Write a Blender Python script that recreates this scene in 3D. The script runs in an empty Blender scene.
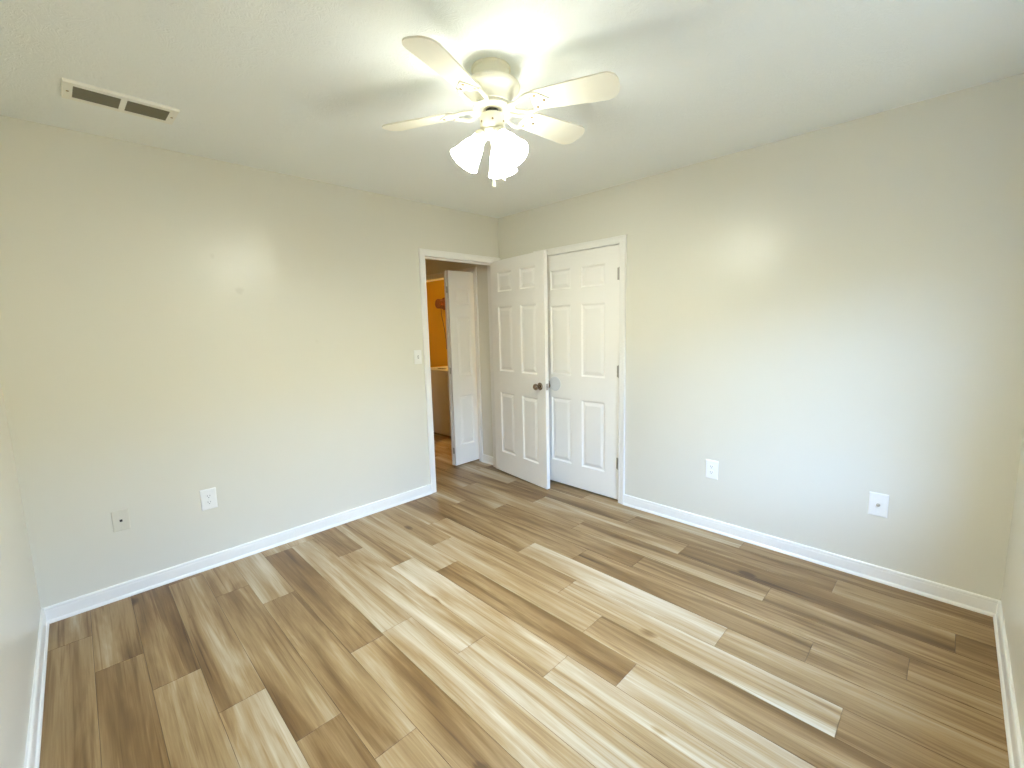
import bpy, bmesh, math, random
from mathutils import Vector, Matrix

C = bpy.context.scene.collection
SC = bpy.context.scene
R = math.radians
# ------------------------------------------------------------------ camera
CAM = Vector((3.14373, -2.98300, 1.43210))
YAW, PITCH, ROLL, FPX = R(45.2687), R(-7.51945), R(-1.45352), 440.843
fw = Vector((-math.sin(YAW) * math.cos(PITCH), math.cos(YAW) * math.cos(PITCH), math.sin(PITCH)))
rt = Vector((math.cos(YAW), math.sin(YAW), 0))
up = rt.cross(fw)
rt2 = rt * math.cos(ROLL) + up * math.sin(ROLL)
up2 = up * math.cos(ROLL) - rt * math.sin(ROLL)
cam = bpy.data.cameras.new('camera')
cam.sensor_width = 36.0
cam.lens = FPX / 1024 * 36.0
cam.clip_start = 0.02
camo = bpy.data.objects.new('camera', cam)
C.objects.link(camo)
m = Matrix((rt2, up2, -fw)).transposed().to_4x4()
m.translation = CAM
camo.matrix_world = m
SC.camera = camo

# ------------------------------------------------------------------ light and exposure
SC.view_settings.view_transform = 'Standard'
SC.view_settings.look = 'None'
SC.view_settings.gamma = 1.0
SC.view_settings.use_curve_mapping = False
SC.view_settings.exposure = 0.52
SC.cycles.max_bounces = 14
SC.cycles.diffuse_bounces = 10
SC.cycles.glossy_bounces = 4
SC.cycles.transparent_max_bounces = 8
SC.cycles.sample_clamp_indirect = 6.0
SC.cycles.use_denoising = True
SC.cycles.caustics_reflective = False
SC.cycles.caustics_refractive = False

SKY_STRENGTH = 12.5
LAMP_STRENGTH = 16.0
world = bpy.data.worlds.new('world')
SC.world = world
world.use_nodes = True
wn = world.node_tree
wn.nodes.clear()
wo = wn.nodes.new('ShaderNodeOutputWorld')
wb = wn.nodes.new('ShaderNodeBackground')
wt = wn.nodes.new('ShaderNodeTexCoord')
ws = wn.nodes.new('ShaderNodeSeparateXYZ')
wm = wn.nodes.new('ShaderNodeMapRange')
wm.inputs[1].default_value = -1.0
wm.inputs[2].default_value = 1.0
wr = wn.nodes.new('ShaderNodeValToRGB')
el = wr.color_ramp.elements
el[0].position = 0.0
el[0].color = (0.09, 0.10, 0.085, 1)
el[1].position = 1.0
el[1].color = (0.52, 0.90, 1.62, 1)
for pos, col in ((0.49, (0.12, 0.115, 0.085, 1)), (0.60, (0.13, 0.14, 0.10, 1)), (0.64, (0.55, 0.93, 1.62, 1))):
    e = el.new(pos)
    e.color = col
wb.inputs[1].default_value = SKY_STRENGTH
wn.links.new(wt.outputs['Generated'], ws.inputs[0])
wn.links.new(ws.outputs[2], wm.inputs[0])
wn.links.new(wm.outputs[0], wr.inputs[0])
wn.links.new(wr.outputs[0], wb.inputs[0])
wn.links.new(wb.outputs[0], wo.inputs[0])

# ------------------------------------------------------------------ dimensions
H = 2.44
LX, LY = 3.386, 3.237
WT = 0.115
DOOR_Y0, DOOR_Y1, DOOR_Z = -0.8475, -0.050, 2.020     # bedroom doorway in the west wall
CL_X0, CL_X1, CL_Z = 0.510, 1.318, 2.020               # closet doorway in the north wall
LA_X0, LA_X1, LA_Z = -1.95, -0.385, 1.975              # laundry opening off the hall
WIN_Y0, WIN_Y1, WIN_Z0, WIN_Z1 = -2.12, -0.74, 0.78, 2.04
HALL_X, HALL_Y = -2.90, -2.40
LAU_Y = 1.13

# window portal: helps the renderer find the sky through the opening
pl = bpy.data.lights.new('window_portal', 'AREA')
pl.shape = 'RECTANGLE'
pl.size = (WIN_Y1 - WIN_Y0)
pl.size_y = WIN_Z1 - WIN_Z0
pl.cycles.is_portal = True
plo = bpy.data.objects.new('window_portal', pl)
plo.location = (LX + WT + 0.03, (WIN_Y0 + WIN_Y1) / 2, (WIN_Z0 + WIN_Z1) / 2)
plo.rotation_euler = (0, R(90), 0)       # local -Z looks to -X, into the room
plo.rotation_euler = Matrix(((0, 0, 1), (-1, 0, 0), (0, -1, 0))).to_euler()
C.objects.link(plo)

# the bare warm bulb of the laundry cupboard
bl = bpy.data.lights.new('laundry_bulb', 'POINT')
bl.energy = 15.0
bl.color = (1.0, 0.76, 0.30)
bl.shadow_soft_size = 0.05
blo = bpy.data.objects.new('laundry_bulb', bl)
blo.location = (-1.15, 0.95, 1.36)
C.objects.link(blo)


# ------------------------------------------------------------------ materials
def mat(name, col, rough=0.5, metal=0.0, spec=0.5, emit=None, estr=0.0):
    mt = bpy.data.materials.new(name)
    mt.use_nodes = True
    b = mt.node_tree.nodes['Principled BSDF']
    b.inputs['Base Color'].default_value = (*col, 1)
    b.inputs['Roughness'].default_value = rough
    b.inputs['Metallic'].default_value = metal
    b.inputs['Specular IOR Level'].default_value = spec
    if emit:
        b.inputs['Emission Color'].default_value = (*emit, 1)
        b.inputs['Emission Strength'].default_value = estr
    return mt


class NT:
    """small helper for building node trees"""
    def __init__(s, mt):
        s.t = mt.node_tree
        s.b = s.t.nodes['Principled BSDF']

    def n(s, kind, **kw):
        nd = s.t.nodes.new('ShaderNode' + kind)
        for k, v in kw.items():
            if k.startswith('i') and k[1:].isdigit():
                nd.inputs[int(k[1:])].default_value = v
            else:
                setattr(nd, k, v)
        return nd

    def l(s, a, b):
        s.t.links.new(a, b)

    def math(s, op, a, b=None, clamp=False):
        nd = s.t.nodes.new('ShaderNodeMath')
        nd.operation = op
        nd.use_clamp = clamp
        for i, v in enumerate((a, b)):
            if v is None:
                continue
            if isinstance(v, (int, float)):
                nd.inputs[i].default_value = v
            else:
                s.l(v, nd.inputs[i])
        return nd.outputs[0]


def bumpy(mt, scale, strength, dist=0.002, detail=3.0):
    t = NT(mt)
    tc = t.n('TexCoord')
    nz = t.n('TexNoise')
    nz.inputs['Scale'].default_value = scale
    nz.inputs['Detail'].default_value = detail
    bp = t.n('Bump')
    bp.inputs['Strength'].default_value = strength
    bp.inputs['Distance'].default_value = dist
    t.l(tc.outputs['Object'], nz.inputs['Vector'])
    t.l(nz.outputs['Fac'], bp.inputs['Height'])
    t.l(bp.outputs[0], t.b.inputs['Normal'])
    return mt


WALL_COL = (0.735, 0.715, 0.635)
M = {}
M['wall'] = bumpy(mat('wall_paint', WALL_COL, 0.32, spec=0.5), 160, 0.05)
M['white'] = mat('white_gloss_paint', (0.93, 0.915, 0.88), 0.32, spec=0.45)
M['trim'] = mat('white_trim_paint', (0.88, 0.87, 0.84), 0.30, spec=0.45)
M['plate'] = mat('white_plastic', (0.90, 0.90, 0.88), 0.25)
M['plate_beige'] = mat('beige_painted_plastic', (0.70, 0.675, 0.585), 0.35)
M['slot'] = mat('dark_slot', (0.03, 0.03, 0.03), 0.6)
M['grey_slot'] = mat('grey_slot', (0.25, 0.25, 0.26), 0.6)
M['nickel'] = mat('brushed_nickel', (0.55, 0.52, 0.47), 0.28, 1.0)
M['bronze'] = mat('antique_knob_metal', (0.30, 0.24, 0.18), 0.22, 1.0)
M['hinge'] = mat('hinge_steel', (0.46, 0.44, 0.40), 0.35, 1.0)
M['disc'] = mat('grey_white_vinyl', (0.77, 0.79, 0.81), 0.4)
M['fan'] = mat('fan_enamel', (0.84, 0.81, 0.68), 0.35)
M['fan_blade'] = mat('fan_blade_white', (0.87, 0.84, 0.72), 0.4)
M['fan_brass'] = mat('dull_brass_screw', (0.35, 0.26, 0.13), 0.35, 0.9)
M['shade'] = mat('lit_frosted_glass', (0.95, 0.93, 0.88), 0.4, emit=(0.94, 0.96, 0.85), estr=LAMP_STRENGTH)
M['bulb'] = mat('lit_bulb', (1, 1, 1), 0.4, emit=(0.93, 0.955, 0.83), estr=LAMP_STRENGTH * 78.0)
M['vent'] = mat('vent_enamel', (0.90, 0.89, 0.82), 0.4)
M['vent_dark'] = mat('vent_dark_louvre', (0.20, 0.18, 0.12), 0.7)  # louvres darker and browner than the frame
M['duct'] = mat('duct_dark', (0.02, 0.02, 0.016), 0.9)
M['gold_wall'] = bumpy(mat('glow_tinted_yellow_paint', (0.80, 0.52, 0.05), 0.5), 160, 0.05)  # yellow wall colour with the bulb's warm glow put into it
M['washer'] = mat('washer_enamel', (0.80, 0.78, 0.72), 0.3)
M['copper'] = mat('coppery_foil', (0.40, 0.20, 0.13), 0.25, 1.0)
M['cord'] = mat('brown_cord', (0.22, 0.12, 0.05), 0.6)
M['black'] = mat('black_plastic', (0.02, 0.02, 0.02), 0.4)
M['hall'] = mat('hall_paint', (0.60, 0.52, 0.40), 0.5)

# ceiling: white, stamped crow's-foot texture
mt = M['ceiling'] = mat('stamped_ceiling_paint', (0.91, 0.94, 0.93), 0.75, spec=0.2)
t = NT(mt)
tc = t.n('TexCoord')
nz = t.n('TexNoise')
nz.inputs['Scale'].default_value = 7.0
nz.inputs['Detail'].default_value = 2.0
nz2 = t.n('TexNoise')
nz2.inputs['Scale'].default_value = 38.0
nz2.inputs['Detail'].default_value = 4.0
nz2.inputs['Distortion'].default_value = 1.6
mixv = t.n('VectorMath', operation='MULTIPLY_ADD')
t.l(tc.outputs['Object'], nz.inputs['Vector'])
t.l(nz.outputs['Color'], mixv.inputs[0])
mixv.inputs[1].default_value = (0.35, 0.35, 0.0)
t.l(tc.outputs['Object'], mixv.inputs[2])
t.l(mixv.outputs[0], nz2.inputs['Vector'])
ridge = t.math('SUBTRACT', 1.0, t.math('MULTIPLY', t.math('ABSOLUTE', t.math('SUBTRACT', nz2.outputs['Fac'], 0.5)), 9.0), True)
patch = t.n('TexNoise')
patch.inputs['Scale'].default_value = 3.0
t.l(tc.outputs['Object'], patch.inputs['Vector'])
pm = t.n('MapRange')
pm.inputs[1].default_value = 0.35
pm.inputs[2].default_value = 0.70
pm.inputs[3].default_value = 0.35
t.l(patch.outputs['Fac'], pm.inputs[0])
hh = t.math('MULTIPLY', ridge, pm.outputs[0])
bp = t.n('Bump')
bp.inputs['Strength'].default_value = 0.32
bp.inputs['Distance'].default_value = 0.005
t.l(hh, bp.inputs['Height'])
t.l(bp.outputs[0], t.b.inputs['Normal'])

# west wall: same paint with two scuff marks of its own
mt = M['wall_scuffed'] = bumpy(mat('wall_paint_scuffed', WALL_COL, 0.32, spec=0.5), 160, 0.05)
t = NT(mt)
tc = t.n('TexCoord')
prev = None
for (py, pz, ry, rz, amt) in ((-2.212, 1.690, 0.030, 0.026, 0.16), (-2.335, 1.885, 0.014, 0.018, 0.09), (-1.77, 1.36, 0.02, 0.014, 0.06)):
    mp = t.n('VectorMath', operation='SUBTRACT')
    t.l(tc.outputs['Object'], mp.inputs[0])
    mp.inputs[1].default_value = (0, py, pz)
    sc = t.n('VectorMath', operation='MULTIPLY')
    t.l(mp.outputs[0], sc.inputs[0])
    sc.inputs[1].default_value = (0, 1 / ry, 1 / rz)
    ln = t.n('VectorMath', operation='LENGTH')
    t.l(sc.outputs[0], ln.inputs[0])
    nz = t.n('TexNoise')
    nz.inputs['Scale'].default_value = 40
    t.l(tc.outputs['Object'], nz.inputs['Vector'])
    d = t.math('ADD', ln.outputs['Value'], t.math('MULTIPLY', nz.outputs['Fac'], 0.7))
    mr = t.n('MapRange')
    mr.inputs[1].default_value = 1.35
    mr.inputs[2].default_value = 0.8
    mr.inputs[4].default_value = amt
    t.l(d, mr.inputs[0])
    prev = mr.outputs[0] if prev is None else t.math('ADD', prev, mr.outputs[0])
mx = t.n('Mix', data_type='RGBA')
mx.inputs['A'].default_value = (*WALL_COL, 1)
mx.inputs['B'].default_value = (0.25, 0.22, 0.17, 1)
t.l(prev, mx.inputs['Factor'])
t.l(mx.outputs['Result'], t.b.inputs['Base Color'])

# floor planks: tone and seed come from each plank of the mesh
mt = M['floor'] = mat('wood_look_vinyl_plank', (0.5, 0.38, 0.24), 0.40, spec=0.45)
t = NT(mt)
tc = t.n('TexCoord')
tone = t.n('Attribute', attribute_name='tone')
seed = t.n('Attribute', attribute_name='seed')
off = t.n('CombineXYZ')
t.l(t.math('MULTIPLY', seed.outputs['Fac'], 53.0), off.inputs[0])
t.l(t.math('MULTIPLY', seed.outputs['Fac'], 17.0), off.inputs[1])
t.l(t.math('MULTIPLY', seed.outputs['Fac'], 91.0), off.inputs[2])


def grain(sx, sy, scale, detail, dist=0.0, rough=0.5):
    a = t.n('VectorMath', operation='MULTIPLY')
    t.l(tc.outputs['Object'], a.inputs[0])
    a.inputs[1].default_value = (sx, sy, 1.0)
    b = t.n('VectorMath', operation='ADD')
    t.l(a.outputs[0], b.inputs[0])
    t.l(off.outputs[0], b.inputs[1])
    nz = t.n('TexNoise')
    nz.inputs['Scale'].default_value = scale
    nz.inputs['Detail'].default_value = detail
    nz.inputs['Roughness'].default_value = rough
    nz.inputs['Distortion'].default_value = dist
    t.l(b.outputs[0], nz.inputs['Vector'])
    return nz.outputs['Fac']


broad = grain(0.6, 5.5, 1.0, 4.0, 1.2, 0.55)
streak = grain(1.0, 18.0, 1.0, 6.0, 0.9, 0.62)
fine = grain(4.0, 240.0, 1.0, 3.0)
fig = grain(0.5, 5.0, 1.0, 1.0, 0.3)
rings = t.math('ABSOLUTE', t.math('SUBTRACT', t.math('FRACT', t.math('MULTIPLY', fig, 10.0)), 0.5))
f1 = t.math('MULTIPLY', t.math('SUBTRACT', broad, 0.5), 1.15)
f2 = t.math('MULTIPLY', t.math('SUBTRACT', streak, 0.5), 0.70)
f3 = t.math('MULTIPLY', t.math('SUBTRACT', fine, 0.5), 0.22)
thin = t.n('MapRange')
thin.inputs[1].default_value = 0.57
thin.inputs[2].default_value = 0.72
thin.inputs[4].default_value = -0.18
t.l(grain(0.9, 36.0, 1.0, 2.0, 1.2), thin.inputs[0])
f2 = t.math('ADD', f2, thin.outputs[0])
f4 = t.math('MULTIPLY', t.math('SUBTRACT', rings, 0.25), 0.08)
ff = t.math('ADD', t.math('ADD', tone.outputs['Fac'], f1), t.math('ADD', f2, t.math('ADD', f3, f4)))
# knots: sparse dark ovals
ka = t.n('VectorMath', operation='MULTIPLY')
t.l(tc.outputs['Object'], ka.inputs[0])
ka.inputs[1].default_value = (1.9, 4.2, 1.0)
kb = t.n('VectorMath', operation='ADD')
t.l(ka.outputs[0], kb.inputs[0])
t.l(off.outputs[0], kb.inputs[1])
vo = t.n('TexVoronoi')
vo.inputs['Scale'].default_value = 1.0
t.l(kb.outputs[0], vo.inputs['Vector'])
kd = t.math('ADD', vo.outputs['Distance'], t.math('MULTIPLY', t.math('SUBTRACT', streak, 0.5), 0.12))
kr = t.n('MapRange')
kr.inputs[1].default_value = 0.11
kr.inputs[2].default_value = 0.02
kr.inputs[4].default_value = 0.55
t.l(kd, kr.inputs[0])
ff = t.math('SUBTRACT', ff, kr.outputs[0], True)
cr = t.n('ValToRGB')
e = cr.color_ramp.elements
e[0].position = 0.0
e[0].color = (0.080, 0.038, 0.011, 1)
e[1].position = 1.0
e[1].color = (0.60, 0.54, 0.44, 1)
for pos, col in ((0.28, (0.188, 0.106, 0.038, 1)), (0.52, (0.325, 0.218, 0.104, 1)), (0.76, (0.465, 0.385, 0.272, 1))):
    x = e.new(pos)
    x.color = col
t.l(ff, cr.inputs[0])
t.l(cr.outputs[0], t.b.inputs['Base Color'])
bp = t.n('Bump')
bp.inputs['Strength'].default_value = 0.08
bp.inputs['Distance'].default_value = 0.001
t.l(fine, bp.inputs['Height'])
t.l(bp.outputs[0], t.b.inputs['Normal'])
M['groove'] = mat('plank_groove', (0.10, 0.06, 0.03), 0.7)

# window pane: clear, faintly reflecting
mt = M['glass'] = bpy.data.materials.new('clear_window_glass')
mt.use_nodes = True
g = mt.node_tree
g.nodes.clear()
go = g.nodes.new('ShaderNodeOutputMaterial')
gm = g.nodes.new('ShaderNodeMixShader')
gt = g.nodes.new('ShaderNodeBsdfTransparent')
gg = g.nodes.new('ShaderNodeBsdfGlossy')
gg.inputs['Roughness'].default_value = 0.02
gm.inputs[0].default_value = 0.05
g.links.new(gt.outputs[0], gm.inputs[1])
g.links.new(gg.outputs[0], gm.inputs[2])
g.links.new(gm.outputs[0], go.inputs[0])


# ------------------------------------------------------------------ mesh helpers
def finish(bm, name, m, parent=None, smooth=False, angle=35):
    bmesh.ops.remove_doubles(bm, verts=bm.verts, dist=1e-5)
    bmesh.ops.recalc_face_normals(bm, faces=bm.faces)
    if smooth:
        lim = R(angle)
        for f in bm.faces:
            f.smooth = True
        for ed in bm.edges:
            if len(ed.link_faces) != 2 or ed.calc_face_angle(0.0) > lim:
                ed.smooth = False
    me = bpy.data.meshes.new(name)
    bm.to_mesh(me)
    bm.free()
    ms = m if isinstance(m, (list, tuple)) else [m]
    for k in ms:
        me.materials.append(M[k] if isinstance(k, str) else k)
    o = bpy.data.objects.new(name, me)
    C.objects.link(o)
    if parent:
        o.parent = parent
    return o


def box(bm, a, b, bev=0.0):
    x0, y0, z0 = (min(a[i], b[i]) for i in range(3))
    x1, y1, z1 = (max(a[i], b[i]) for i in range(3))
    v = [bm.verts.new(p) for p in ((x0, y0, z0), (x1, y0, z0), (x1, y1, z0), (x0, y1, z0), (x0, y0, z1), (x1, y0, z1), (x1, y1, z1), (x0, y1, z1))]
    fs = [bm.faces.new([v[i] for i in q]) for q in ((3, 2, 1, 0), (4, 5, 6, 7), (0, 1, 5, 4), (1, 2, 6, 5), (2, 3, 7, 6), (3, 0, 4, 7))]
    if bev:
        bmesh.ops.bevel(bm, geom=list({e for f in fs for e in f.edges}), offset=bev, segments=2, profile=0.6, affect='EDGES')
    return bm


def lathe(bm, prof, seg=32, mtx=None, cap=True):
    """prof: (r, z) list; rings about local z"""
    mtx = mtx or Matrix.Identity(4)
    rings = []
    for r, z in prof:
        if r < 1e-6:
            rings.append([bm.verts.new(mtx @ Vector((0, 0, z)))])
        else:
            rings.append([bm.verts.new(mtx @ Vector((r * math.cos(2 * math.pi * i / seg), r * math.sin(2 * math.pi * i / seg), z))) for i in range(seg)])
    for a, b in zip(rings, rings[1:]):
        for i in range(seg):
            j = (i + 1) % seg
            q = [a[i % len(a)], a[j % len(a)], b[j % len(b)], b[i % len(b)]]
            q = list(dict.fromkeys(q))
            if len(q) >= 3:
                bm.faces.new(q)
    if cap:
        for rg in (rings[0], rings[-1]):
            if len(rg) > 2:
                bm.faces.new(rg)
    return bm


def tube(bm, pts, r, seg=10, cap=True):
    pts = [Vector(p) for p in pts]
    rings = []
    nrm = None
    for i, p in enumerate(pts):
        d = (pts[min(i + 1, len(pts) - 1)] - pts[max(i - 1, 0)]).normalized()
        if nrm is None:
            nrm = d.orthogonal().normalized()
        nrm = (nrm - d * nrm.dot(d)).normalized()
        bn = d.cross(nrm)
        rr = r[i] if isinstance(r, (list, tuple)) else r
        rings.append([bm.verts.new(p + (nrm * math.cos(2 * math.pi * k / seg) + bn * math.sin(2 * math.pi * k / seg)) * rr) for k in range(seg)])
    for a, b in zip(rings, rings[1:]):
        for k in range(seg):
            bm.faces.new([a[k], a[(k + 1) % seg], b[(k + 1) % seg], b[k]])
    if cap:
        bm.faces.new(rings[0])
        bm.faces.new(rings[-1])
    return bm


def sweep(bm, path, profile, place):
    """mitred sweep of a (across, out) profile along an open 2D polyline; place maps (u, v, out) into the room.
    'across' runs to the left of the travel direction"""
    n = len(path)
    P = [Vector(p) for p in path]
    secs = []
    for i in range(n):
        d0 = (P[i] - P[i - 1]).normalized() if i else None
        d1 = (P[i + 1] - P[i]).normalized() if i < n - 1 else None
        n0 = Vector((-d0.y, d0.x)) if d0 else None
        n1 = Vector((-d1.y, d1.x)) if d1 else None
        if n0 and n1:
            k = (n0 + n1)
            k = k / (1 + n0.dot(n1))
        else:
            k = n0 or n1
        secs.append([bm.verts.new(place(P[i].x + k.x * a, P[i].y + k.y * a, o)) for a, o in profile])
    for s0, s1 in zip(secs, secs[1:]):
        for j in range(len(profile)):
            q = (j + 1) % len(profile)
            bm.faces.new([s0[j], s0[q], s1[q], s1[j]])
    bm.faces.new(secs[0])
    bm.faces.new(secs[-1])
    return bm


def thing(name, label, cat, loc=(0, 0, 0), rotz=0.0, group=None, kind=None):
    o = bpy.data.objects.new(name, None)
    o.empty_display_size = 0.1
    C.objects.link(o)
    o.location = loc
    o.rotation_euler = (0, 0, rotz)
    tag(o, label, cat, group, kind)
    return o


def tag(o, label=None, cat=None, group=None, kind=None):
    if label:
        o['label'] = label
    if cat:
        o['category'] = cat
    if group:
        o['group'] = group
    if kind:
        o['kind'] = kind
    return o


def struct(bm, name, m, label, cat, smooth=False):
    return tag(finish(bm, name, m, None, smooth), label, cat, None, 'structure')


# ------------------------------------------------------------------ floor: individual planks laid along x
PW, PY0, PL = 0.163, -3.067, 1.22
phase = {-1: 0.30, 0: 0.64, 1: 0.945, 2: 1.27, 3: 0.39, 4: 0.65, 5: 1.337, 6: 0.10, 7: 0.47, 8: 0.83, 9: 1.07, 10: 0.79, 11: 0.51, 12: 1.267,
         13: 0.355, 14: 0.665, 15: 0.10, 16: 0.80, 17: 0.34, 18: 1.05}
rng = random.Random(11)
bm = bmesh.new()
ltone = bm.faces.layers.float.new('tone')
lseed = bm.faces.layers.float.new('seed')
FX0, FX1, FY0, FY1 = -3.02, LX + 0.05, -LY - 0.05, 1.25
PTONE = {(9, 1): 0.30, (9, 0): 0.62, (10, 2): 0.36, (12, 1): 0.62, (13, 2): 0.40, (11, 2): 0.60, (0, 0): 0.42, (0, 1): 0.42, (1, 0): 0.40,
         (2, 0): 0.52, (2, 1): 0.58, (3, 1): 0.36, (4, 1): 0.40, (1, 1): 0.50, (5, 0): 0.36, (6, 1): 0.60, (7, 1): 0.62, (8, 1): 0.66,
         (7, 0): 0.40, (8, 2): 0.62, (14, 1): 0.40, (16, 2): 0.34, (17, 2): 0.36, (18, 2): 0.38, (15, 2): 0.46, (14, 2): 0.42, (13, 3): 0.42, (12, 2): 0.46, (15, 3): 0.36, (11, 3): 0.40}  # some tones are the planks' own; far-right ones darkened to carry corner shade
r = -2
g = 0.0009
while PY0 + r * PW < FY1:
    y0, y1 = PY0 + r * PW, PY0 + (r + 1) * PW
    ph = phase.get(r, rng.uniform(0, PL))
    k = int(math.floor((FX0 - ph) / PL))
    while ph + k * PL < FX1:
        x0, x1 = ph + k * PL, ph + (k + 1) * PL
        a0, a1, b0, b1 = max(x0, FX0), min(x1, FX1), max(y0, FY0), min(y1, FY1)
        idx = k + 1
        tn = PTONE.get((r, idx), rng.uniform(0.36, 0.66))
        k += 1
        if a1 - a0 < 0.01 or b1 - b0 < 0.01:
            continue
        # plank top with a small eased edge dropping into the groove
        o = [(a0, b0), (a1, b0), (a1, b1), (a0, b1)]
        vo_ = [bm.verts.new((x, y, -0.0012)) for x, y in o]
        vi = [bm.verts.new((x + (g if i in (0, 3) else -g), y + (g if i in (0, 1) else -g), 0)) for i, (x, y) in enumerate(o)]
        f = bm.faces.new(vi)
        sd = rng.random()
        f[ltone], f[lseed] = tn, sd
        for i in range(4):
            q = bm.faces.new([vo_[i], vo_[(i + 1) % 4], vi[(i + 1) % 4], vi[i]])
            q[ltone], q[lseed] = tn - 0.30, sd
    r += 1
box(bm, (FX0, FY0, -0.06), (FX1, FY1, -0.0013))
o = finish(bm, 'floor', 'floor')
tag(o, 'wood look plank floor running the length of the empty bedroom', 'floor', None, 'structure')

# ------------------------------------------------------------------ ceiling and walls
bm = bmesh.new()
box(bm, (FX0, FY0 - 0.1, H), (LX + WT + 0.02, FY1, H + 0.08))
struct(bm, 'ceiling', 'ceiling', 'white ceiling with a stamped brush texture', 'ceiling')

bm = bmesh.new()   # west wall with the bedroom doorway
box(bm, (-WT, -LY - WT, 0), (0, DOOR_Y0 - 0.018, H))
box(bm, (-WT, DOOR_Y0 - 0.018, DOOR_Z + 0.018), (0, DOOR_Y1 + 0.018, H))
box(bm, (-WT, DOOR_Y1 + 0.018, 0), (0, 0.0, H))
struct(bm, 'wall_west', 'wall_scuffed', 'greige wall with the open doorway, light switch and ceiling register above', 'wall')

bm = bmesh.new()   # north wall with the closet opening
box(bm, (-WT, 0, 0), (CL_X0 - 0.018, WT, H))
box(bm, (CL_X0 - 0.018, 0, CL_Z + 0.018), (CL_X1 + 0.018, WT, H))
box(bm, (CL_X1 + 0.018, 0, 0), (LX + WT, WT, H))
struct(bm, 'wall_north', 'wall', 'greige wall with the closed closet door and two white cover plates', 'wall')

bm = bmesh.new()
box(bm, (0, -LY - WT, 0), (LX + WT, -LY, H))
struct(bm, 'wall_south', 'wall', 'greige wall at the left edge of the view', 'wall')

bm = bmesh.new()   # east wall with the window opening
box(bm, (LX, -LY, 0), (LX + WT, WIN_Y0, H))
box(bm, (LX, WIN_Y1, 0), (LX + WT, 0, H))
box(bm, (LX, WIN_Y0, 0), (LX + WT, WIN_Y1, WIN_Z0))
box(bm, (LX, WIN_Y0, WIN_Z1), (LX + WT, WIN_Y1, H))
struct(bm, 'wall_east', 'wall', 'greige wall at the right edge of the view', 'wall')

# closet behind the closed door
bm = bmesh.new()
box(bm, (0.30, 0.66, 0), (1.60, 0.70, H))
box(bm, (0.26, WT, 0), (0.30, 0.70, H))
box(bm, (1.60, WT, 0), (1.64, 0.70, H))
struct(bm, 'wall_closet', 'wall', 'plain walls of the closet behind the closed door', 'wall')

# hall and laundry cupboard
bm = bmesh.new()
box(bm, (HALL_X, 0, 0), (LA_X0 - 0.018, WT, H))
box(bm, (LA_X0 - 0.018, 0, LA_Z + 0.018), (LA_X1 + 0.018, WT, H))
box(bm, (LA_X1 + 0.018, 0, 0), (-WT, WT, H))
struct(bm, 'wall_hall_north', 'wall', 'dim hall wall around the laundry opening', 'wall')
bm = bmesh.new()
box(bm, (HALL_X - 0.1, HALL_Y, 0), (HALL_X, 1.25, H))
struct(bm, 'wall_hall_west', 'hall', 'far wall of the dim hall', 'wall')
bm = bmesh.new()
box(bm, (HALL_X, HALL_Y - 0.1, 0), (-WT, HALL_Y, H))
struct(bm, 'wall_hall_south', 'hall', 'end wall of the dim hall', 'wall')
bm = bmesh.new()
box(bm, (HALL_X, LAU_Y, 0), (-0.30, LAU_Y + 0.08, H))
struct(bm, 'wall_laundry_north', 'gold_wall', 'yellow back wall of the laundry cupboard, warm glow in its colour', 'wall')
bm = bmesh.new()
box(bm, (-0.38, WT, 0), (-0.30, LAU_Y, H))
struct(bm, 'wall_laundry_east', 'gold_wall', 'yellow side wall of the laundry cupboard, warm glow in its colour', 'wall')

# ------------------------------------------------------------------ trim
CASE = [(0, 0), (0, 0.010), (0.006, 0.013), (0.020, 0.0115), (0.036, 0.0135), (0.042, 0.017), (0.052, 0.017), (0.055, 0.014), (0.055, 0)]


def jamb_box(bm, u0, u1, zt, place, depth):
    """three boards lining an opening (u across, z up, d into the wall)"""
    for a, b, c, d in ((u0 - 0.018, u0, 0, zt + 0.018), (u1, u1 + 0.018, 0, zt + 0.018), (u0, u1, zt, zt + 0.018)):
        pts = [place(u, z, o) for u in (a, b) for z in (c, d) for o in (0.0, -depth)]
        lo = [min(p[i] for p in pts) for i in range(3)]
        hi = [max(p[i] for p in pts) for i in range(3)]
        box(bm, lo, hi)


def stop_strip(bm, u0, u1, zt, place, d0, d1, th=0.011):
    for a, b, c, d in ((u0, u0 + th, 0, zt), (u1 - th, u1, 0, zt), (u0 + th, u1 - th, zt - th, zt)):
        pts = [place(u, z, o) for u in (a, b) for z in (c, d) for o in (-d0, -d1)]
        lo = [min(p[i] for p in pts) for i in range(3)]
        hi = [max(p[i] for p in pts) for i in range(3)]
        box(bm, lo, hi)


west = lambda u, v, o: (o, u, v)
north = lambda u, v, o: (u, -o, v)
westb = lambda u, v, o: (-WT - o, u, v)

# bedroom doorway: casing on the room side; the right leg is squeezed against the corner
bm = bmesh.new()
sweep(bm, [(DOOR_Y0, 0), (DOOR_Y0, DOOR_Z), (DOOR_Y1 + 0.006, DOOR_Z), (DOOR_Y1 + 0.006, 0)],
      [(a * (1.0 if True else 1), o) for a, o in CASE], lambda u, v, o: (o, min(u, -0.0005), v))
jamb_box(bm, DOOR_Y0, DOOR_Y1, DOOR_Z, west, WT)
stop_strip(bm, DOOR_Y0, DOOR_Y1, DOOR_Z, west, 0.042, 0.075)
sweep(bm, [(DOOR_Y0, 0), (DOOR_Y0, DOOR_Z), (DOOR_Y1 + 0.006, DOOR_Z), (DOOR_Y1 + 0.006, 0)], CASE, lambda u, v, o: (-WT - o, min(u, -0.0005), v))
struct(bm, 'trim_1', 'trim', 'white casing around the open bedroom doorway', 'door casing')

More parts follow.
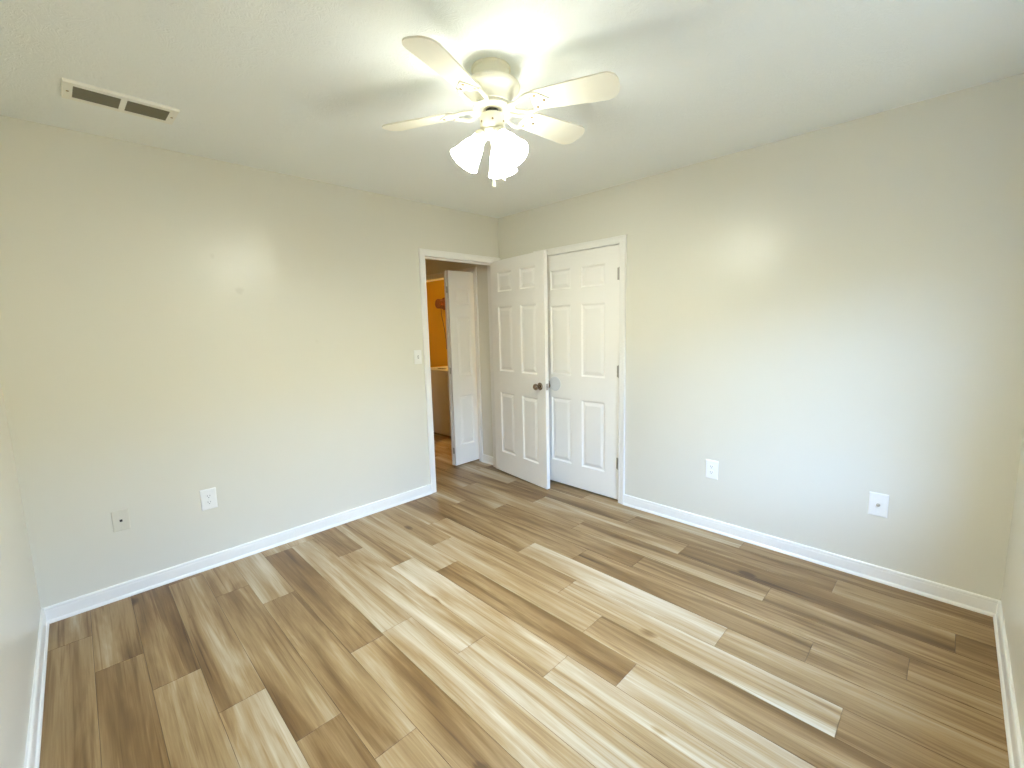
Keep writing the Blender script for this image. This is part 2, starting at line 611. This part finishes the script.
bm = bmesh.new()
sweep(bm, [(CL_X0, 0), (CL_X0, CL_Z), (CL_X1, CL_Z), (CL_X1, 0)], CASE, north)
jamb_box(bm, CL_X0, CL_X1, CL_Z, north, WT)
stop_strip(bm, CL_X0, CL_X1, CL_Z, north, 0.046, 0.075)
struct(bm, 'trim_2', 'trim', 'white casing around the closed closet door', 'door casing')

bm = bmesh.new()
sweep(bm, [(LA_X0, 0), (LA_X0, LA_Z), (LA_X1, LA_Z), (LA_X1, 0)], CASE, north)
jamb_box(bm, LA_X0, LA_X1, LA_Z, north, WT)
struct(bm, 'trim_3', 'trim', 'white casing around the laundry opening in the hall', 'door casing')

BASE = [(0, 0), (0, 0.021), (0.006, 0.0205), (0.012, 0.0175), (0.017, 0.013), (0.064, 0.012), (0.070, 0.0105), (0.076, 0.0115), (0.081, 0.010), (0.084, 0.006), (0.084, 0)]


def baseboard(name, p0, p1, nrm, label, m0=0.0, m1=0.0):
    """straight run from p0 to p1; m0/m1 = +1 for an inside mitre at that end"""
    bm = bmesh.new()
    p0, p1 = Vector(p0), Vector(p1)
    d = (p1 - p0).normalized()
    n = Vector(nrm)
    s0, s1 = [], []
    for z, o in BASE:
        a = p0 + n * o + d * (o * m0)
        b = p1 + n * o - d * (o * m1)
        s0.append(bm.verts.new((a.x, a.y, z)))
        s1.append(bm.verts.new((b.x, b.y, z)))
    k = len(BASE)
    for j in range(k):
        bm.faces.new([s0[j], s0[(j + 1) % k], s1[(j + 1) % k], s1[j]])
    bm.faces.new(s0)
    bm.faces.new(s1)
    return struct(bm, name, 'trim', label, 'baseboard')


baseboard('baseboard_west', (0, -LY), (0, DOOR_Y0 - 0.055), (1, 0), 'white baseboard along the wall with the doorway', 1, 0)
baseboard('baseboard_north', (CL_X1 + 0.055, 0), (LX, 0), (0, -1), 'white baseboard running from the closet door to the right corner', 0, 1)
baseboard('baseboard_east', (LX, 0), (LX, -LY), (-1, 0), 'white baseboard at the right edge of the view', 1, 1)
baseboard('baseboard_south', (LX, -LY), (0, -LY), (0, 1), 'white baseboard at the left edge of the view', 1, 1)
baseboard('baseboard_corner', (0.02, 0), (CL_X0 - 0.056, 0), (0, -1), 'white baseboard behind the open bedroom door', 0, 0)
baseboard('baseboard_hall', (LA_X1 + 0.056, 0), (-WT - 0.02, 0), (0, -1), 'short white baseboard in the hall beside the folding door', 0, 0)

# ------------------------------------------------------------------ window (out of frame, lights the room)
bm = bmesh.new()
fx0, fx1 = LX + 0.055, LX + 0.10
box(bm, (fx0, WIN_Y0, WIN_Z0), (fx1, WIN_Y0 + 0.045, WIN_Z1))
box(bm, (fx0, WIN_Y1 - 0.045, WIN_Z0), (fx1, WIN_Y1, WIN_Z1))
box(bm, (fx0, WIN_Y0, WIN_Z0), (fx1, WIN_Y1, WIN_Z0 + 0.045))
box(bm, (fx0, WIN_Y0, WIN_Z1 - 0.045), (fx1, WIN_Y1, WIN_Z1))
ym = (WIN_Y0 + WIN_Y1) / 2
box(bm, (fx0, ym - 0.025, WIN_Z0), (fx1, ym + 0.025, WIN_Z1))
zm = (WIN_Z0 + WIN_Z1) / 2
box(bm, (fx0 + 0.005, WIN_Y0, zm - 0.018), (fx1 - 0.01, WIN_Y1, zm + 0.018))
w = struct(bm, 'window_1', 'trim', 'white framed double window lighting the room', 'window')
bm = bmesh.new()
box(bm, (fx0 + 0.018, WIN_Y0 + 0.04, WIN_Z0 + 0.04), (fx0 + 0.024, WIN_Y1 - 0.04, WIN_Z1 - 0.04))
finish(bm, 'pane', 'glass', w)
bm = bmesh.new()
box(bm, (LX - 0.03, WIN_Y0 - 0.03, WIN_Z0 - 0.022), (LX + 0.055, WIN_Y1 + 0.03, WIN_Z0 + 0.002), 0.004)
finish(bm, 'window_sill', 'trim', w)


# ------------------------------------------------------------------ doors
def panel_door(w, h, t, cols, rows, z0=0.0):
    """a moulded panel door: x 0..w, y 0..t (front face at y=0), z z0..h; both faces carry raised panels"""
    bm = bmesh.new()
    xs = sorted({0.0, w, *[v for c in cols for v in c]})
    zs = sorted({z0, h, *[v for c in rows for v in c]})
    for yb, sg in ((0.0, 1), (t, -1)):
        for i in range(len(xs) - 1):
            for j in range(len(zs) - 1):
                x0, x1, q0, q1 = xs[i], xs[i + 1], zs[j], zs[j + 1]
                if (x0, x1) in cols and (q0, q1) in rows:
                    prev = None
                    for ins, dep in ((0, 0), (0.006, 0.0060), (0.012, 0.0110), (0.018, 0.0110), (0.024, 0.0090), (0.042, 0.0025)):
                        ring = [bm.verts.new((x, yb + sg * dep, z)) for x, z in ((x0 + ins, q0 + ins), (x1 - ins, q0 + ins), (x1 - ins, q1 - ins), (x0 + ins, q1 - ins))]
                        if prev:
                            for k in range(4):
                                bm.faces.new([prev[k], prev[(k + 1) % 4], ring[(k + 1) % 4], ring[k]])
                        prev = ring
                    bm.faces.new(prev)
                else:
                    bm.faces.new([bm.verts.new((x, yb, z)) for x, z in ((x0, q0), (x1, q0), (x1, q1), (x0, q1))])
    for a, b in zip(zs, zs[1:]):
        for x in (0.0, w):
            bm.faces.new([bm.verts.new(p) for p in ((x, 0, a), (x, t, a), (x, t, b), (x, 0, b))])
    for a, b in zip(xs, xs[1:]):
        for z in (z0, h):
            bm.faces.new([bm.verts.new(p) for p in ((a, 0, z), (b, 0, z), (b, t, z), (a, t, z))])
    return bm


def knob_bm(flip=1):
    """door knob, axis along -y for flip=1"""
    bm = bmesh.new()
    mx = Matrix.Rotation(R(90) * flip, 4, 'X')
    lathe(bm, [(0.0, 0.022), (0.0115, 0.022), (0.0105, 0.030), (0.016, 0.036), (0.0255, 0.044), (0.0275, 0.052), (0.0255, 0.060), (0.019, 0.066), (0.008, 0.0685), (0.0, 0.069)], 28, mx)
    return bm


def rose_bm(flip=1):
    bm = bmesh.new()
    mx = Matrix.Rotation(R(90) * flip, 4, 'X')
    lathe(bm, [(0.0, 0.0005), (0.033, 0.0005), (0.033, 0.004), (0.029, 0.009), (0.016, 0.013), (0.0125, 0.014), (0.0115, 0.0225), (0.0, 0.0225)], 28, mx)
    return bm


PROWS = [(0.215, 0.805), (1.010, 1.612), (1.748, 1.926)]


def hinge(parent, x, y, z, leaf=True):
    bm = bmesh.new()
    for k in range(3):
        lathe(bm, [(0, z - 0.045 + k * 0.030), (0.0065, z - 0.045 + k * 0.030), (0.0065, z - 0.0155 + k * 0.030), (0, z - 0.0155 + k * 0.030)], 12, Matrix.Translation((x, y, 0)))
    lathe(bm, [(0, z + 0.044), (0.0045, z + 0.045), (0.003, z + 0.050), (0, z + 0.051)], 12, Matrix.Translation((x, y, 0)))
    lathe(bm, [(0, z - 0.051), (0.003, z - 0.050), (0.0045, z - 0.045), (0, z - 0.044)], 12, Matrix.Translation((x, y, 0)))
    if leaf:
        box(bm, (x - 0.020, y + 0.0055, z - 0.045), (x - 0.0005, y + 0.0085, z + 0.045))
    return finish(bm, 'hinge', 'hinge', parent, True)


# door_1: the open bedroom door
DW = 0.760
P0, P1 = Vector((-0.025, -0.0925)), Vector((0.726, -0.192))
ang = math.atan2(P1.y - P0.y, P1.x - P0.x)
d1 = thing('door_1', 'white six panel bedroom door standing open in front of the closet', 'door', (P0.x, P0.y, 0), ang, None, 'structure')
finish(panel_door(DW, 2.033, 0.035, [(0.108, 0.320), (0.440, 0.652)], PROWS, 0.014), 'door_slab', 'white', d1)
for fl, yy in ((1, 0.0), (-1, 0.035)):
    k = finish(rose_bm(fl), 'rose', 'bronze', d1, True, 40)
    k.location = (DW - 0.070, yy, 0.912)
    q = finish(knob_bm(fl), 'door_knob', 'bronze', d1, True, 50)
    q.location = (DW - 0.070, yy, 0.912)
bm = bmesh.new()
box(bm, (DW - 0.0005, 0.006, 0.885), (DW + 0.0012, 0.029, 0.940))
box(bm, (DW, 0.011, 0.904), (DW + 0.010, 0.024, 0.920), 0.002)
finish(bm, 'latch', 'nickel', d1)
for z in (0.25, 1.02, 1.80):
    hinge(d1, 0.006, 0.0425, z, False)

# door_2: the closed closet door
x0 = CL_X0 + 0.003
DW2 = CL_X1 - CL_X0 - 0.006
d2 = thing('door_2', 'white six panel closet door, closed, partly hidden by the open door', 'door', (x0, 0.006, 0), 0, None, 'structure')
finish(panel_door(DW2, 2.016, 0.035, [(0.112, 0.331), (0.440, 0.670)], [(0.220, 0.797), (0.998, 1.594), (1.728, 1.892)], 0.018), 'door_slab', 'white', d2)
for z in (0.322, 1.060, 1.802):
    hinge(d2, DW2 + 0.0015, -0.013, z)
bm = bmesh.new()
lathe(bm, [(0, 0.0), (0.063, 0.0), (0.063, 0.0022), (0.060, 0.0036), (0.052, 0.0030), (0.0, 0.0026)], 48, Matrix.Rotation(R(90), 4, 'X'))
k = finish(bm, 'bumper_disc', 'disc', d2, True)
k.location = (0.668 - x0, 0, 0.915)
k['label'] = 'round grey white stick-on bumper'
rs = finish(rose_bm(1), 'rose', 'bronze', d2, True, 40)
rs.location = (0.065, 0, 0.912)
kb = finish(knob_bm(1), 'door_knob', 'bronze', d2, True, 50)
kb.location = (0.065, 0, 0.912)

# folding laundry door: two leaves folded together and pulled out into the hall
fd = thing('folding_door', 'white narrow bifold door standing folded open in the hall doorway', 'door', (-0.402, 0.030, 0), R(-90))
BR = [(0.215, 0.735), (0.930, 1.530), (1.655, 1.830)]
lf = finish(panel_door(0.340, 1.983, 0.027, [(0.078, 0.262)], BR, 0.016), 'door_leaf', 'white', fd)
lf.rotation_euler = (0, 0, 0)
# local x runs along world -y, local y along world +x: visible leaf front must face +x, so it sits on y<=0 side mirrored
lf.location = (0.0, -0.027, 0)
lf2 = finish(panel_door(0.340, 1.983, 0.027, [(0.078, 0.262)], BR, 0.016), 'door_leaf', 'white', fd)
lf2.location = (0.004, -0.062, 0)
for z in (0.17, 1.0, 1.80):
    bm = bmesh.new()
    lathe(bm, [(0, z - 0.032), (0.004, z - 0.032), (0.004, z + 0.032), (0, z + 0.032)], 10, Matrix.Translation((0.3445, -0.0312, 0)))
    box(bm, (0.3398, -0.045, z - 0.03), (0.3412, -0.018, z + 0.03))
    finish(bm, 'hinge', 'nickel', fd, True)

# washing machine in the laundry cupboard
WX0, WX1, WY0, WY1, WZ = -1.985, -1.30, 0.385, 1.055, 0.885
wmn = thing('washing_machine', 'white top loading washing machine in the warm lit laundry cupboard', 'washing machine', ((WX0 + WX1) / 2, (WY0 + WY1) / 2, 0))
cx_, cy_ = (WX0 + WX1) / 2, (WY0 + WY1) / 2
bm = bmesh.new()
box(bm, (WX0 - cx_, WY0 - cy_, 0.02), (WX1 - cx_, WY1 - cy_, WZ - 0.03), 0.008)
finish(bm, 'body', 'washer', wmn, True)
bm = bmesh.new()
box(bm, (WX0 - cx_ - 0.003, WY0 - cy_ - 0.006, WZ - 0.03), (WX1 - cx_ + 0.003, WY1 - cy_, WZ), 0.010)
finish(bm, 'top', 'washer', wmn, True)
bm = bmesh.new()
box(bm, (WX0 - cx_ + 0.06, WY0 - cy_ + 0.04, WZ), (WX1 - cx_ - 0.06, WY0 - cy_ + 0.46, WZ + 0.008), 0.004)
finish(bm, 'lid', 'washer', wmn, True)
bm = bmesh.new()
box(bm, (-0.06, WY0 - cy_ + 0.045, WZ + 0.008), (0.09, WY0 - cy_ + 0.085, WZ + 0.014), 0.003)
finish(bm, 'lid_handle', 'black', wmn, True)
bm = bmesh.new()
box(bm, (WX0 - cx_ + 0.01, WY1 - cy_ - 0.10, WZ - 0.002), (WX1 - cx_ - 0.01, WY1 - cy_, WZ + 0.13), 0.012)
finish(bm, 'control_panel', 'washer', wmn, True)
for sx in (-1, 1):
    for sy in (-1, 1):
        bm = bmesh.new()
        lathe(bm, [(0, 0), (0.022, 0), (0.022, 0.012), (0.012, 0.022), (0, 0.022)], 14, Matrix.Translation((sx * 0.28, sy * 0.27, 0)))
        finish(bm, 'foot', 'black', wmn, True)

# coppery foil duct end on the golden wall, with a cord hanging from it
bm = bmesh.new()
pr = []
n = 15
for i in range(n + 1):
    s = i / n
    pr.append((0.066 + (0.006 if i % 2 else -0.004), 0.004 + s * 0.12))
pr = [(0.0, 0.0), (0.095, 0.0), (0.095, 0.004)] + pr + [(0.040, 0.126), (0.0, 0.110)]
lathe(bm, pr, 28, Matrix.Rotation(R(90), 4, 'X') @ Matrix.Rotation(R(0), 4, 'Y'))
dd = tag(finish(bm, 'vent_duct', 'copper', None, True, 50), 'shiny coppery ribbed duct end on the golden laundry wall', 'duct')
dd.location = (-2.43, LAU_Y - 0.001, 1.79)
bm = bmesh.new()
tube(bm, [(-2.43, 1.06, 1.727), (-2.428, 1.062, 1.62), (-2.425, 1.085, 1.50), (-2.415, 1.10, 1.38), (-2.41, 1.115, 1.25), (-2.41, 1.118, 1.10)], 0.006, 8)
tag(finish(bm, 'cord', 'cord', None, True), 'thin brown cord hanging below the coppery duct in the laundry cupboard', 'cord')

# ------------------------------------------------------------------ cover plates
def plate_bm(w=0.082, h=0.128, t=0.006):
    """plate in local x (across) z (up), facing -y"""
    bm = bmesh.new()
    rings = []
    for ins, d in ((0, 0), (0, 0.0025), (0.0025, 0.005), (0.007, t)):
        rings.append([bm.verts.new((sx * (w / 2 - ins), -d, sz * (h / 2 - ins))) for sx, sz in ((-1, -1), (1, -1), (1, 1), (-1, 1))])
    for a, b in zip(rings, rings[1:]):
        for k in range(4):
            bm.faces.new([a[k], a[(k + 1) % 4], b[(k + 1) % 4], b[k]])
    bm.faces.new(rings[0])
    bm.faces.new(rings[-1])
    return bm


MX = Matrix.Rotation(R(90), 4, 'X')


def screw(parent, x, z, y=-0.006, m='plate'):
    bm = bmesh.new()
    lathe(bm, [(0, 0), (0.0035, 0), (0.003, 0.0012), (0, 0.0015)], 12, Matrix.Translation((x, y, z)) @ MX)
    s = finish(bm, 'screw', m, parent, True)
    return s


def outlet(label, loc, rot):
    o = thing('wall_outlet', label, 'outlet', loc, rot, 'duplex outlets')
    finish(plate_bm(), 'cover_plate', 'plate', o)
    for sz in (-1, 1):
        bm = bmesh.new()
        cz = sz * 0.0195
        # rounded receptacle face
        pts = []
        for i in range(28):
            a = 2 * math.pi * i / 28
            pts.append((0.0172 * math.cos(a), max(-0.0132, min(0.0132, 0.0172 * math.sin(a)))))
        a0 = [bm.verts.new((x, -0.0055, cz + z)) for x, z in pts]
        a1 = [bm.verts.new((x, -0.0080, cz + z)) for x, z in pts]
        for k in range(28):
            bm.faces.new([a0[k], a0[(k + 1) % 28], a1[(k + 1) % 28], a1[k]])
        bm.faces.new(a1)
        rc = finish(bm, 'receptacle', 'plate', o)
        bm = bmesh.new()
        box(bm, (-0.0078, -0.0085, cz - 0.002), (-0.0052, -0.0076, cz + 0.008))
        box(bm, (0.0052, -0.0085, cz - 0.001), (0.0078, -0.0076, cz + 0.007))
        lathe(bm, [(0, 0), (0.0028, 0), (0.0028, 0.0009), (0, 0.0009)], 12, Matrix.Translation((0, -0.0076, cz - 0.0078)) @ MX)
        finish(bm, 'slot', 'grey_slot', rc)
    screw(o, 0, 0)
    return o


outlet('white duplex outlet low on the wall left of the doorway', (0.0003, -2.494, 0.433), R(90))
outlet('white duplex outlet low on the wall right of the closet door', (2.038, -0.0003, 0.433), 0)

o = thing('cable_jack', 'white cable plate with a metal connector near the right corner', 'cable jack', (2.913, -0.0003, 0.428), 0)
finish(plate_bm(), 'cover_plate', 'plate', o)
bm = bmesh.new()
lathe(bm, [(0, 0), (0.0085, 0), (0.0085, 0.004), (0.0048, 0.0045), (0.0048, 0.016), (0.003, 0.0165), (0, 0.0165)], 16, Matrix.Translation((0, -0.0055, 0)) @ MX)
finish(bm, 'connector', 'nickel', o, True)['label'] = 'metal threaded connector'
screw(o, 0, 0.042)
screw(o, 0, -0.042)

o = thing('phone_jack', 'beige painted phone plate with a dark hole, left of the outlet', 'phone jack', (0.0003, -2.897, 0.435), R(90))
finish(plate_bm(0.072, 0.116), 'cover_plate', 'plate_beige', o)
bm = bmesh.new()
box(bm, (-0.011, -0.0082, -0.012), (0.011, -0.0055, 0.012), 0.001)
finish(bm, 'socket', 'plate_beige', o)
bm = bmesh.new()
box(bm, (-0.006, -0.0090, -0.007), (0.006, -0.0080, 0.006))
finish(bm, 'socket_hole', 'slot', o)['label'] = 'dark jack hole'
screw(o, 0, 0.040, m='plate_beige')
screw(o, 0, -0.040, m='plate_beige')

o = thing('light_switch', 'white toggle light switch beside the bedroom doorway', 'light switch', (0.0003, -0.960, 1.195), R(90))
finish(plate_bm(0.072, 0.116), 'cover_plate', 'plate', o)
bm = bmesh.new()
box(bm, (-0.006, -0.0072, -0.0125), (0.006, -0.0058, 0.0125))
finish(bm, 'switch_slot', 'grey_slot', o)
bm = bmesh.new()
v = [bm.verts.new(p) for p in ((-0.004, -0.006, -0.009), (0.004, -0.006, -0.009), (0.004, -0.006, 0.006), (-0.004, -0.006, 0.006),
                                (-0.0034, -0.017, -0.001), (0.0034, -0.017, -0.001), (0.0034, -0.016, 0.009), (-0.0034, -0.016, 0.009))]
for q in ((3, 2, 1, 0), (4, 5, 6, 7), (0, 1, 5, 4), (1, 2, 6, 5), (2, 3, 7, 6), (3, 0, 4, 7)):
    bm.faces.new([v[i] for i in q])
finish(bm, 'toggle', 'plate', o)
screw(o, 0, 0.030)
screw(o, 0, -0.030)

# ------------------------------------------------------------------ ceiling register
vent = thing('ceiling_vent', 'white ceiling register with two dark louvred openings', 'vent', (0.500, -2.709, H), R(1.5))
VX, VY = 0.088, 0.186
bm = bmesh.new()
ox, oy0, oy1 = 0.061, 0.010, 0.157
for a, b in (((-VX, -VY), (-ox, VY)), ((ox, -VY), (VX, VY)), ((-ox, -VY), (ox, -oy1)), ((-ox, oy1), (ox, VY)), ((-ox, -oy0), (ox, oy0))):
    box(bm, (a[0], a[1], -0.011), (b[0], b[1], -0.0005))
# sloping rim
r0 = [bm.verts.new((sx * (VX + 0.003), sy * (VY + 0.003), -0.0004)) for sx, sy in ((-1, -1), (1, -1), (1, 1), (-1, 1))]
r1 = [bm.verts.new((sx * VX, sy * VY, -0.011)) for sx, sy in ((-1, -1), (1, -1), (1, 1), (-1, 1))]
for k in range(4):
    bm.faces.new([r0[k], r0[(k + 1) % 4], r1[(k + 1) % 4], r1[k]])
finish(bm, 'frame', 'vent', vent)
for sy in (-1, 1):
    bm = bmesh.new()
    ya, yb = (oy0, oy1) if sy > 0 else (-oy1, -oy0)
    for i in range(9):
        x = -ox + (i + 0.5) * 2 * ox / 9
        p = [(x - 0.004, -0.0095), (x - 0.0032, -0.0103), (x + 0.0045, -0.0030), (x + 0.0037, -0.0022)]
        a = [bm.verts.new((q[0], ya, q[1])) for q in p]
        b = [bm.verts.new((q[0], yb, q[1])) for q in p]
        for k in range(4):
            bm.faces.new([a[k], a[(k + 1) % 4], b[(k + 1) % 4], b[k]])
        bm.faces.new(a)
        bm.faces.new(b)
    finish(bm, 'louvre', 'vent_dark', vent)
    bm = bmesh.new()
    box(bm, (-ox, ya, -0.0018), (ox, yb, -0.0006))  # dark sheet standing in for the shade inside the duct
    finish(bm, 'duct_backing', 'duct', vent)
    bm = bmesh.new()
    lathe(bm, [(0, 0), (0.005, 0), (0.004, 0.002), (0, 0.0025)], 14, Matrix.Translation((0, sy * 0.1715, -0.011)) @ Matrix.Rotation(R(180), 4, 'X'))
    finish(bm, 'screw', 'fan_brass', vent, True)

# ------------------------------------------------------------------ ceiling fan
FXC, FYC = 1.765, -1.690
fan = thing('ceiling_fan', 'cream four blade ceiling fan with three lit glass shades', 'ceiling fan', (FXC, FYC, H))
zz = lambda z: z - H


def fl(name, prof, m='fan', seg=40, angle=35, label=None, parent=None):
    bm = bmesh.new()
    lathe(bm, [(r_, zz(z)) for r_, z in prof], seg)
    o = finish(bm, name, m, parent or fan, True, angle)
    if label:
        o['label'] = label
    return o


fl('canopy', [(0, 2.4395), (0.078, 2.4395), (0.078, 2.432), (0.072, 2.429), (0.070, 2.378), (0, 2.378)])
fl('motor_housing', [(0, 2.380), (0.100, 2.380), (0.110, 2.377), (0.114, 2.370), (0.112, 2.362), (0.105, 2.354), (0.094, 2.346), (0.084, 2.338), (0.079, 2.328), (0.077, 2.306), (0.072, 2.302), (0, 2.302)])
fl('flywheel', [(0, 2.303), (0.074, 2.303), (0.076, 2.300), (0.076, 2.290), (0.072, 2.287), (0, 2.287)])
fl('switch_housing', [(0, 2.270), (0.038, 2.270), (0.047, 2.267), (0.050, 2.260), (0.050, 2.224), (0.046, 2.214), (0.038, 2.208), (0, 2.208)])
fl('neck', [(0, 2.288), (0.026, 2.288), (0.026, 2.269), (0, 2.269)], 'black')
fl('light_fitter', [(0, 2.209), (0.042, 2.209), (0.047, 2.204), (0.045, 2.195), (0.034, 2.186), (0.020, 2.179), (0.008, 2.173), (0, 2.171)])
for k in range(6):
    a = R(60 * k + 18)
    bm = bmesh.new()
    lathe(bm, [(0, 0), (0.0045, 0), (0.004, 0.002), (0, 0.003)], 10, Matrix.Translation((0.0495 * math.cos(a), 0.0495 * math.sin(a), zz(2.236))) @ Matrix.Rotation(a, 4, 'Z') @ Matrix.Rotation(R(90), 4, 'Y'))
    finish(bm, 'screw', 'fan_brass', fan, True)

BLADE_AZ = (27.0, 83.0, -154.0, -71.0)


def outline_blade():
    """plan outline of a blade, x from root to tip"""
    pts = []
    for x, hw in ((0.165, 0.044), (0.172, 0.050), (0.25, 0.056), (0.36, 0.063), (0.42, 0.067), (0.445, 0.068)):
        pts.append((x, hw))
    for i in range(1, 10):
        a = R(90 - 10 * i)
        pts.append((0.445 + 0.052 * math.cos(a), 0.068 * math.sin(a) ** 0.75 if math.sin(a) > 0 else 0))
    low = [(x, -y) for x, y in reversed(pts) if y > 1e-4]
    return pts + [(0.497, 0.0)] + low


def prism(bm, pts, z0, z1, mtx):
    a = [bm.verts.new(mtx @ Vector((x, y, z0))) for x, y in pts]
    b = [bm.verts.new(mtx @ Vector((x, y, z1))) for x, y in pts]
    n = len(pts)
    for k in range(n):
        bm.faces.new([a[k], a[(k + 1) % n], b[(k + 1) % n], b[k]])
    bm.faces.new(a)
    bm.faces.new(b)


for az in BLADE_AZ:
    base = Matrix.Rotation(R(az), 4, 'Z') @ Matrix.Translation((0, 0, zz(2.296))) @ Matrix.Rotation(R(-13), 4, 'X')
    bm = bmesh.new()
    prism(bm, outline_blade(), -0.003, 0.003, base)
    b = finish(bm, 'blade', 'fan_blade', fan)
    # blade iron: two curved arms from the flywheel to a shaped plate under the blade root
    bm = bmesh.new()
    flat = Matrix.Rotation(R(az), 4, 'Z') @ Matrix.Translation((0, 0, zz(2.293)))
    for s in (-1, 1):
        pts = []
        for i in range(9):
            q = i / 8
            x = 0.066 + q * 0.115
            y = s * (0.012 + 0.034 * math.sin(q * math.pi * 0.62))
            z = -0.004 - 0.007 * math.sin(q * math.pi)
            pts.append(flat @ Vector((x, y, z)) if q < 0.4 else (base @ Vector((x, y, z)) * min(1, (q - 0.4) / 0.3) + flat @ Vector((x, y, z)) * (1 - min(1, (q - 0.4) / 0.3))))
        tube(bm, pts, [0.0075] * 9, 8)
    prism(bm, [(0.158, -0.050), (0.185, -0.046), (0.215, -0.020), (0.235, 0.0), (0.215, 0.020), (0.185, 0.046), (0.158, 0.050), (0.170, 0.020), (0.162, 0.0), (0.170, -0.020)], -0.0075, -0.0032, base)
    prism(bm, [(0.060, -0.022), (0.092, -0.018), (0.092, 0.018), (0.060, 0.022)], -0.009, -0.003, flat)
    ir = finish(bm, 'blade_iron', 'fan', fan, True)
    for (x, y) in ((0.182, -0.030), (0.182, 0.030), (0.214, 0.0)):
        bm = bmesh.new()
        lathe(bm, [(0, 0), (0.0055, 0), (0.005, 0.002), (0, 0.003)], 10, base @ Matrix.Translation((x, y, -0.0075)) @ Matrix.Rotation(R(180), 4, 'X'))
        finish(bm, 'screw', 'fan_brass', ir, True)

SHADE_TILT = 36
for az in (-120.0, -4.0, 118.0):
    d = Vector((math.cos(R(az)), math.sin(R(az)), 0))
    tilt = Matrix.Rotation(R(az), 4, 'Z') @ Matrix.Rotation(R(-SHADE_TILT), 4, 'Y')   # local -z leans outward
    org = Matrix.Translation(Vector((0, 0, zz(2.190))) + d * 0.046)
    mx = org @ tilt
    bm = bmesh.new()
    lathe(bm, [(0, 0.016), (0.016, 0.014), (0.024, 0.006), (0.027, -0.004), (0.027, -0.018), (0.0, -0.018)], 24, mx)
    finish(bm, 'shade_holder', 'fan', fan, True)
    bm = bmesh.new()
    prof = [(0.0245, -0.013), (0.026, -0.024), (0.031, -0.036), (0.039, -0.053), (0.046, -0.076), (0.052, -0.098), (0.058, -0.116), (0.064, -0.128)]
    inner = [(r_ - 0.003, z) for r_, z in reversed(prof)]
    lathe(bm, prof + inner, 36, mx, False)
    sh = finish(bm, 'lamp_shade', 'shade', fan, True, 60)
    bm = bmesh.new()
    lathe(bm, [(0, -0.018), (0.013, -0.020), (0.014, -0.040), (0.024, -0.062), (0.029, -0.080), (0.026, -0.096), (0.014, -0.107), (0, -0.110)], 20, mx)
    finish(bm, 'bulb', 'bulb', sh, True, 60)

for (px, py, z1) in ((0.012, -0.012, 2.000), (0.048, 0.010, 2.020)):
    bm = bmesh.new()
    tube(bm, [(px * 0.6, py * 0.6, zz(2.180)), (px, py, zz(2.15)), (px, py, zz(z1 + 0.02))], 0.0016, 6)
    ch = finish(bm, 'pull_chain', 'fan', fan, True)
    bm = bmesh.new()
    lathe(bm, [(0, zz(z1 + 0.024)), (0.003, zz(z1 + 0.022)), (0.0045, zz(z1 + 0.010)), (0.0075, zz(z1 - 0.002)), (0.006, zz(z1 - 0.010)), (0, zz(z1 - 0.013))], 14, Matrix.Translation((px, py, 0)))
    finish(bm, 'chain_pull', 'fan_blade', ch, True)
